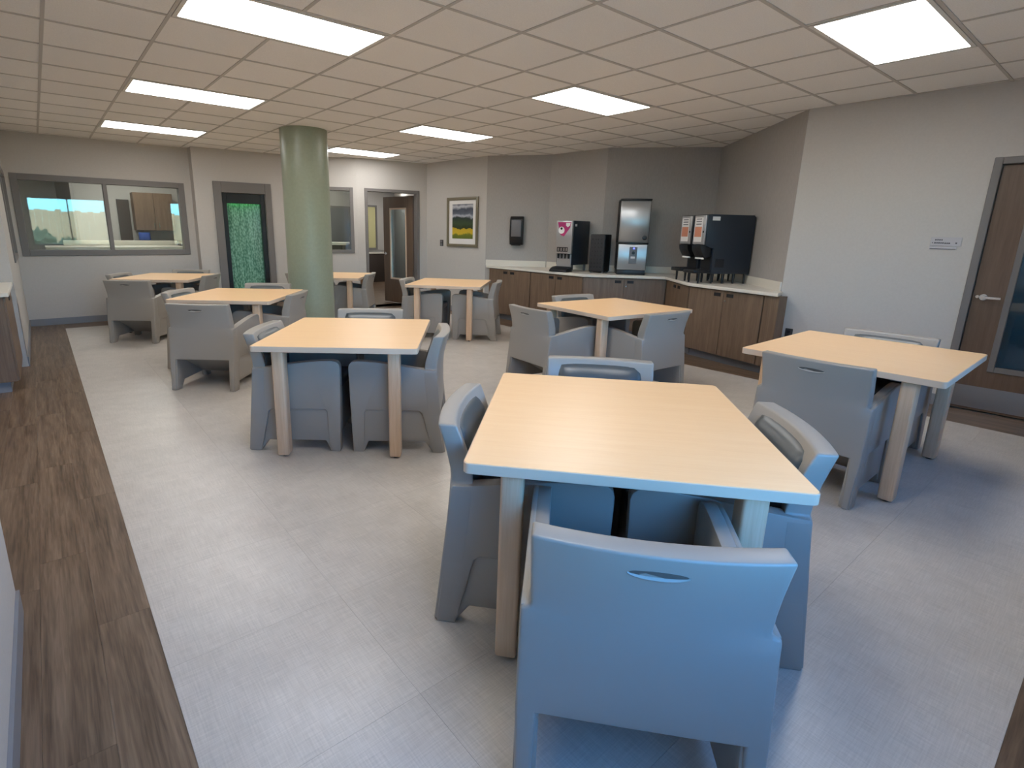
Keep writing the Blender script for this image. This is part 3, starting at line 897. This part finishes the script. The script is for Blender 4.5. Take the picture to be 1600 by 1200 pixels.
CABS = [(0, .02, .50, 'beside the framed picture wall'), (0, .50, 1.0, 'under the black dispensers next to the corner'), (1, 0.0, 1.0, 'under the tall steel ice machine'),
        (2, 0.0, 1.0, 'in the short return of the counter'), (3, 0.0, .86, 'under the big black coffee dispensers')]
CABL = ['two-door brown base cabinet below the paper towel dispenser', 'two-door brown base cabinet below the pink-sticker juice machine', 'two-door brown base cabinet below the tall steel ice machine',
        'narrow two-door brown base cabinet at the inner bend of the counter', 'two-door brown base cabinet below the big black coffee dispensers']
def lerp(a, b, t): return (a[0] + (b[0] - a[0]) * t, a[1] + (b[1] - a[1]) * t)
for k, (s, t0, t1, _) in enumerate(CABS):
    cb_ = empty('base_cabinet'); tag(cb_, CABL[k], 'cabinet', 'brown cabinets under the drinks counter')
    F0, F1 = lerp(face[s], face[s + 1], t0), lerp(face[s], face[s + 1], t1)
    B0, B1 = lerp(carc[s], carc[s + 1], t0), lerp(carc[s], carc[s + 1], t1)
    if k == 0: B0 = (F0[0] + .035, F0[1])
    if k == 4: B1 = lerp(F1, B1, .6)
    M, L = frame_of(F0, F1)
    MI = M.inverted()
    loc = [MI @ Vector((p[0], p[1], 0)) for p in (F0, F1, B1, B0)]
    g = .002
    MB().prism([(p.x, p.y - (.02 if i < 2 else 0)) for i, p in enumerate(loc)], .10, CZ - .0385).build('body', 'cabinet_wood', cb_, smooth=False)
    MB().prism([(loc[0].x, -.08), (loc[1].x, -.08), (loc[1].x, -.10), (loc[0].x, -.10)], 0, .10).build('toe_kick', 'base_grey', cb_, smooth=False)
    for i in (0, 1):
        a, b = L * i / 2 + g + (.012 if i == 0 else 0), L * (i + 1) / 2 - g - (.012 if i else 0)
        dr = MB().box(a, b, -.0195, 0, .105, CZ - .05).build('door', 'cabinet_wood', cb_, bevel=.0015, seg=1)
        hx = (b - .085) if i == 0 else (a + .085)
        plate(MB(), [(hx - .045, CZ - .115), (hx + .045, CZ - .115), (hx + .045, CZ - .075), (hx - .045, CZ - .075)],
              [(hx - .035, CZ - .107), (hx + .035, CZ - .107), (hx + .035, CZ - .083), (hx - .035, CZ - .083)], .0003, .006, 'Y').box(hx - .035, hx + .035, .0003, .0012, CZ - .107, CZ - .083).build('pull', 'black_matte', dr, smooth=False)
    if k in (2, 4):
        MB().cyl((L / 2 + .03, .0003, CZ - .16), .009, .006, 'Y', 12).build('lock', 'steel_bright', cb_)
    cb_.matrix_world = M
# filler panel closing the run
M, L = frame_of(face[3], face[4])
fp = MB().box(L * .862, L, -.13, -.001, .10, CZ - .0385).build('end_filler', 'cabinet_wood', None, smooth=False)
fp.matrix_world = M; tag(fp, 'narrow brown end panel closing the drinks counter by the light wall', 'panel')

# kitchen counter in the left alcove
kc = empty('alcove_cabinet', (0, 0, 0)); tag(kc, 'dark brown cabinet with white top at the alcove wall end', 'cabinet')
MB().box(-3.0, -2.345, 2.12, 3.235, .10, .862).build('body', 'cabinet_wood', kc, smooth=False)
MB().box(-3.0, -2.40, 2.16, 3.235, 0, .10).build('toe_kick', 'base_grey', kc, smooth=False)
for i in (0, 1):
    dr = MB().box(-2.3445, -2.326, 2.125 + .555 * i, 2.675 + .555 * i, .105, .855).build('door', 'cabinet_wood', kc, bevel=.0015, seg=1)
    MB().box(-2.3255, -2.32, 2.60 + .09 * i, 2.66 + .09 * i, .78, .81).build('pull', 'black_matte', dr)
MB().box(-3.05, -2.30, 2.09, 3.236, .863, .90).build('countertop', 'counter_white', kc, bevel=.004, seg=1)

# ------------------------------------------------------------------ machines on the counter (local: front faces -y, x is width)
def place(o, x, y, fx, fy, z=CZ):
    """turn the thing so its front looks along (fx, fy)"""
    o.location = (x, y, z + .0005); o.rotation_euler = (0, 0, math.atan2(fy, fx) + math.pi / 2); return o

jm = empty('juice_machine'); tag(jm, 'silver-fronted black juice machine with a pink and white sticker', 'drinks machine')
MB().box(-.14, .14, -.12, .38, .10, .765).build('body', 'black_body', jm, bevel=.008)
fc = MB().box(-.138, .138, -.165, -.121, .27, .762).build('front_door', 'silver_face', jm, bevel=.01)
MB().prism([(-.115, .74), (.115, .74), (.10, .66), (.0, .53), (-.06, .55)], -.1675, -.1655, 'Y').build('sticker', 'magenta', fc, smooth=False)
MB().cyl((-.045, -.1700, .62), .052, .002, 'Y', 28).build('white_disc', 'white_plain', fc, smooth=False)
MB().cyl((-.045, -.1722, .645), .018, .002, 'Y', 16).build('disc_centre', 'black_plastic', fc, smooth=False)
MB().prism([(.03, .73), (.105, .73), (.095, .69), (.06, .665), (.03, .69)], -.1700, -.168, 'Y').build('highlight', 'paper_white', fc, smooth=False)
for xx in (-.085, -.035, .015, .055):
    plate(MB(), [(xx - .022, .30), (xx + .022, .30), (xx + .022, .37), (xx - .022, .37)], [(xx - .012, .312), (xx + .012, .312), (xx + .012, .358), (xx - .012, .358)], -.170, -.1655, 'Y').build('button', 'black_plastic', fc, smooth=False)
for xx in (-.09, -.03, .03, .09):
    MB().cyl((xx, -.15, .20), .012, .07, 'Z', 14, .018).build('spout', 'black_plastic', jm)
MB().box(-.125, .125, -.135, -.121, .06, .265).build('splash_panel', 'silver_face', jm, bevel=.004, seg=1)
tr = MB().prism([(-.30, .0), (-.12, .0), (-.12, .075), (-.25, .06), (-.30, .025)], -.15, .15, 'X').build('drip_tray', 'black_plastic', jm, bevel=.005)
for k in range(7):
    MB().box(-.13, .13, -.255 + .018 * k, -.247 + .018 * k, .0665 + .0002 * k, .072 + .001 * k).build('tray_slat', 'black_matte', tr, smooth=False)
for xx in (-.11, .11):
    MB().cyl((xx, .33, 0), .018, .101, n=14).build('foot', 'grey_plastic', jm)
MB().box(.1402, .142, -.09, -.03, .68, .715).build('maker_plate', 'paper_white', jm, smooth=False)
place(jm, 4.44, 1.66, -.978, -.203)

bd_ = empty('black_dispenser'); tag(bd_, 'low black box dispenser with a pitted face beside the juice machine', 'dispenser')
MB().box(-.115, .115, -.12, .2, .015, .57).build('body', 'black_matte', bd_, bevel=.012)
ff = MB().box(-.108, .108, -.14, -.1205, .03, .56).build('front_panel', 'dispenser_face', bd_, bevel=.008)
for i in range(4):
    for j in range(8):
        MB().cyl((-.07 + .047 * i + random.uniform(-.008, .008), -.1425, .09 + .058 * j), .013, .003, 'Y', 12).build('dimple', 'black_plastic', ff, smooth=False)
for xx in (-.09, .09):
    for yy in (-.1, .18): MB().cyl((xx, yy, 0), .012, .02, n=12).build('foot', 'grey_plastic', bd_)
place(bd_, 4.66, 1.235, -.93, -.37)

im = empty('ice_machine'); tag(im, 'tall stainless ice and water machine with a black lid', 'ice machine')
MB().box(-.20, .20, -.06, .36, .0, .07).box(-.21, .21, -.02, .36, .07, .44).build('base', 'black_plastic', im, bevel=.006)
lowp = MB().box(-.20, .20, -.075, -.021, .072, .437).build('lower_panel', 'steel', im, bevel=.008)
MB().box(-.045, .065, -.0775, -.0755, .16, .40).build('dispense_bay', 'grey_plastic', lowp, bevel=.0008, seg=1)
MB().box(-.02, .04, -.080, -.0778, .235, .265).build('label', 'paper_white', lowp, smooth=False)
MB().cyl((.012, -.081, .315), .022, .0032, 'Y', 18).build('nozzle', 'black_plastic', lowp)
MB().prism([(0, .37), (.034, .37), (.017, .40)], -.0795, -.0778, 'Y').build('indicator', 'indicator_blue', lowp, smooth=False)
cv = [(-.205, .30)] + [(-.205 + .41 * i / 14, -.04 - .05 * math.sin(math.pi * i / 14)) for i in range(15)] + [(.205, .30)]
MB().prism(cv, .46, 1.045).build('upper_body', 'steel', im, bevel=.004, seg=1, ang=50)
sm = [(-.215, .36)] + [(-.215 + .43 * i / 14, -.055 - .05 * math.sin(math.pi * i / 14)) for i in range(15)] + [(.215, .36)]
MB().prism(sm, .4405, .4595).build('seam', 'black_plastic', im)
MB().prism(sm, 1.046, 1.07).build('lid', 'black_plastic', im, bevel=.004)
MB().box(-.215, -.207, .0, .36, .46, 1.045).box(.207, .215, .0, .36, .46, 1.045).build('side_panel', 'black_matte', im, smooth=False)
MB().cyl((.15, -.105, .53), .032, .035, 'Y', 24).build('knob', 'black_plastic', im, bevel=.004)
place(im, 4.78, .74, -.755, -.656)

def coffee_dispenser():
    t = empty('coffee_dispenser')
    MB().prism([(-.06, .82), (-.02, .826), (.56, .826), (.58, .80), (.58, .12), (.06, .12), (.06, .42), (-.06, .46)], -.125, .125, 'X').build('body', 'black_body', t, bevel=.006)
    fd = MB().box(-.118, .118, -.082, -.0605, .47, .815).build('front_door', 'silver_face', t, bevel=.006)
    MB().box(-.095, .065, -.0845, -.0825, .50, .79).build('sticker', 'paper_white', fd, smooth=False)
    MB().box(-.085, .055, -.0862, -.0847, .56, .68).build('sticker_print', 'sticker_orange', fd, smooth=False)
    for zz in (.705, .735, .765): MB().box(-.07, .04, -.0862, -.0847, zz, zz + .012).build('sticker_line', 'grey_plastic', fd, smooth=False)
    MB().cyl((.092, -.0865, .62), .012, .004, 'Y', 14).build('lock', 'black_plastic', fd)
    MB().prism([(-.10, .46), (.05, .46), (.05, .33), (-.03, .30), (-.09, .40)], -.10, .10, 'X').build('nozzle_hood', 'black_plastic', t, bevel=.006)
    MB().box(-.085, .085, -.045, -.028, .292, .312).build('nozzle_light', 'white_plain', t, bevel=.002, seg=1)
    MB().box(-.09, .09, .055, .075, .14, .34).build('splash_back', 'black_matte', t, smooth=False)
    tr_ = MB().box(-.115, .115, -.17, .06, .125, .165).build('drip_tray', 'black_plastic', t, bevel=.006)
    for k in range(8): MB().box(-.10, .10, -.162 + .026 * k, -.150 + .026 * k, .1655, .169).build('tray_slat', 'black_matte', tr_, smooth=False)
    for xx in (-.1, .1):
        for yy in (-.085, .09, .24, .39, .54):
            MB().cyl((xx, yy, 0), .011, .13, n=12, r2=.016).build('foot', 'black_plastic', t)
    MB().box(.1252, .127, .0, .10, .755, .80).build('maker_plate', 'paper_white', t, smooth=False)
    MB().box(.1252, .127, .10, .22, .20, .30).build('vent_panel', 'black_matte', t, smooth=False)
    return t
dproto = coffee_dispenser()
tag(place(dproto, 4.416, -.545, -.88, .475), 'big black coffee dispenser on legs, closest to the light wall', 'coffee machine', 'pair of black coffee dispensers')
d2 = copy_tree(dproto)
tag(place(d2, 4.642, -.238, -.88, .475), 'big black coffee dispenser on legs, beside the ice machine', 'coffee machine', 'pair of black coffee dispensers')

# ------------------------------------------------------------------ things on the walls
pic = empty('framed_picture'); tag(pic, 'framed landscape print of storm clouds over a yellow field', 'picture')
fr = frame_ring(MB(), .62, 1.45, 1.215, 2.095, .052, .001, .032)
on(M_PIC, fr.build('frame', 'picture_frame', pic, bevel=.006))
on(M_PIC, MB().box(.672, 1.398, .001, .010, 1.267, 2.043).build('mat_board', 'mat_board', pic, smooth=False))
pr = MB().box(-.275, .275, 0, .003, -.305, .305).build('print', 'landscape_print', pic, smooth=False)
pr.matrix_world = M_PIC @ Matrix.Translation((1.04, .0105, 1.668))
sw = empty('light_switch'); tag(sw, 'small dark double switch plate beside the framed picture', 'switch')
on(M_PIC, MB().box(.405, .50, .001, .009, 1.215, 1.33).build('plate', 'slot_dark', sw, bevel=.003, seg=1))
for a in (1.225, 1.278): on(M_PIC, MB().box(.428, .478, .009, .016, a, a + .04).build('rocker', 'grey_plastic', sw, bevel=.002, seg=1))
M_N1, _ = frame_of(P[12], P[13])
pt = empty('towel_dispenser'); tag(pt, 'dark grey paper towel dispenser on the dark wall', 'dispenser')
on(M_N1, MB().prism([(.001, 1.28), (.001, 1.76), (.09, 1.755), (.125, 1.70), (.13, 1.40), (.10, 1.285)], .445, .67, 'X').build('body', 'black_plastic', pt, bevel=.012, seg=3))
on(M_N1, MB().box(.475, .64, .126, .136, 1.42, 1.69).build('cover', 'grey_plastic', pt, bevel=.006))
on(M_N1, MB().box(.48, .635, .06, .12, 1.272, 1.29).build('outlet_slot', 'black_matte', pt, smooth=False))
sg = empty('door_sign'); tag(sg, 'small pale name sign with dark lettering beside the brown door', 'sign')
on(M_RGT, MB().box(1.168, 1.38, .001, .007, 1.435, 1.512).build('plate', 'sign_plate', sg, bevel=.002, seg=1))
on(M_RGT, MB().box(1.168, 1.355, .001, .006, 1.405, 1.430).build('lower_plate', 'sign_plate', sg, bevel=.001, seg=1))
ink = MB()
for (a, z0, w_, h_) in [(1.197, 1.482, .012, .012), (1.212, 1.482, .010, .013), (1.225, 1.482, .012, .012), (1.240, 1.482, .010, .012),
                        (1.180, 1.458, .008, .008), (1.195, 1.455, .012, .013), (1.210, 1.455, .010, .013), (1.223, 1.455, .012, .013), (1.238, 1.455, .010, .012), (1.251, 1.455, .011, .012),
                        (1.266, 1.453, .011, .012), (1.280, 1.453, .010, .012), (1.293, 1.453, .012, .012), (1.340, 1.455, .012, .012)]:
    ink.box(a, a + w_, .0072, .0076, z0, z0 + h_)
ink.box(1.172, 1.35, .0062, .0066, 1.408, 1.4125)
on(M_RGT, ink.build('lettering', 'sign_ink', sg, smooth=False))
ou = empty('wall_outlet'); tag(ou, 'dark socket plate low on the light wall', 'socket')
on(M_RGT, MB().box(.10, .175, .001, .008, .41, .525).build('plate', 'slot_dark', ou, bevel=.003, seg=1))
for a in (.43, .475): on(M_RGT, MB().box(.12, .155, .008, .011, a, a + .03).build('socket', 'black_plastic', ou, smooth=False))
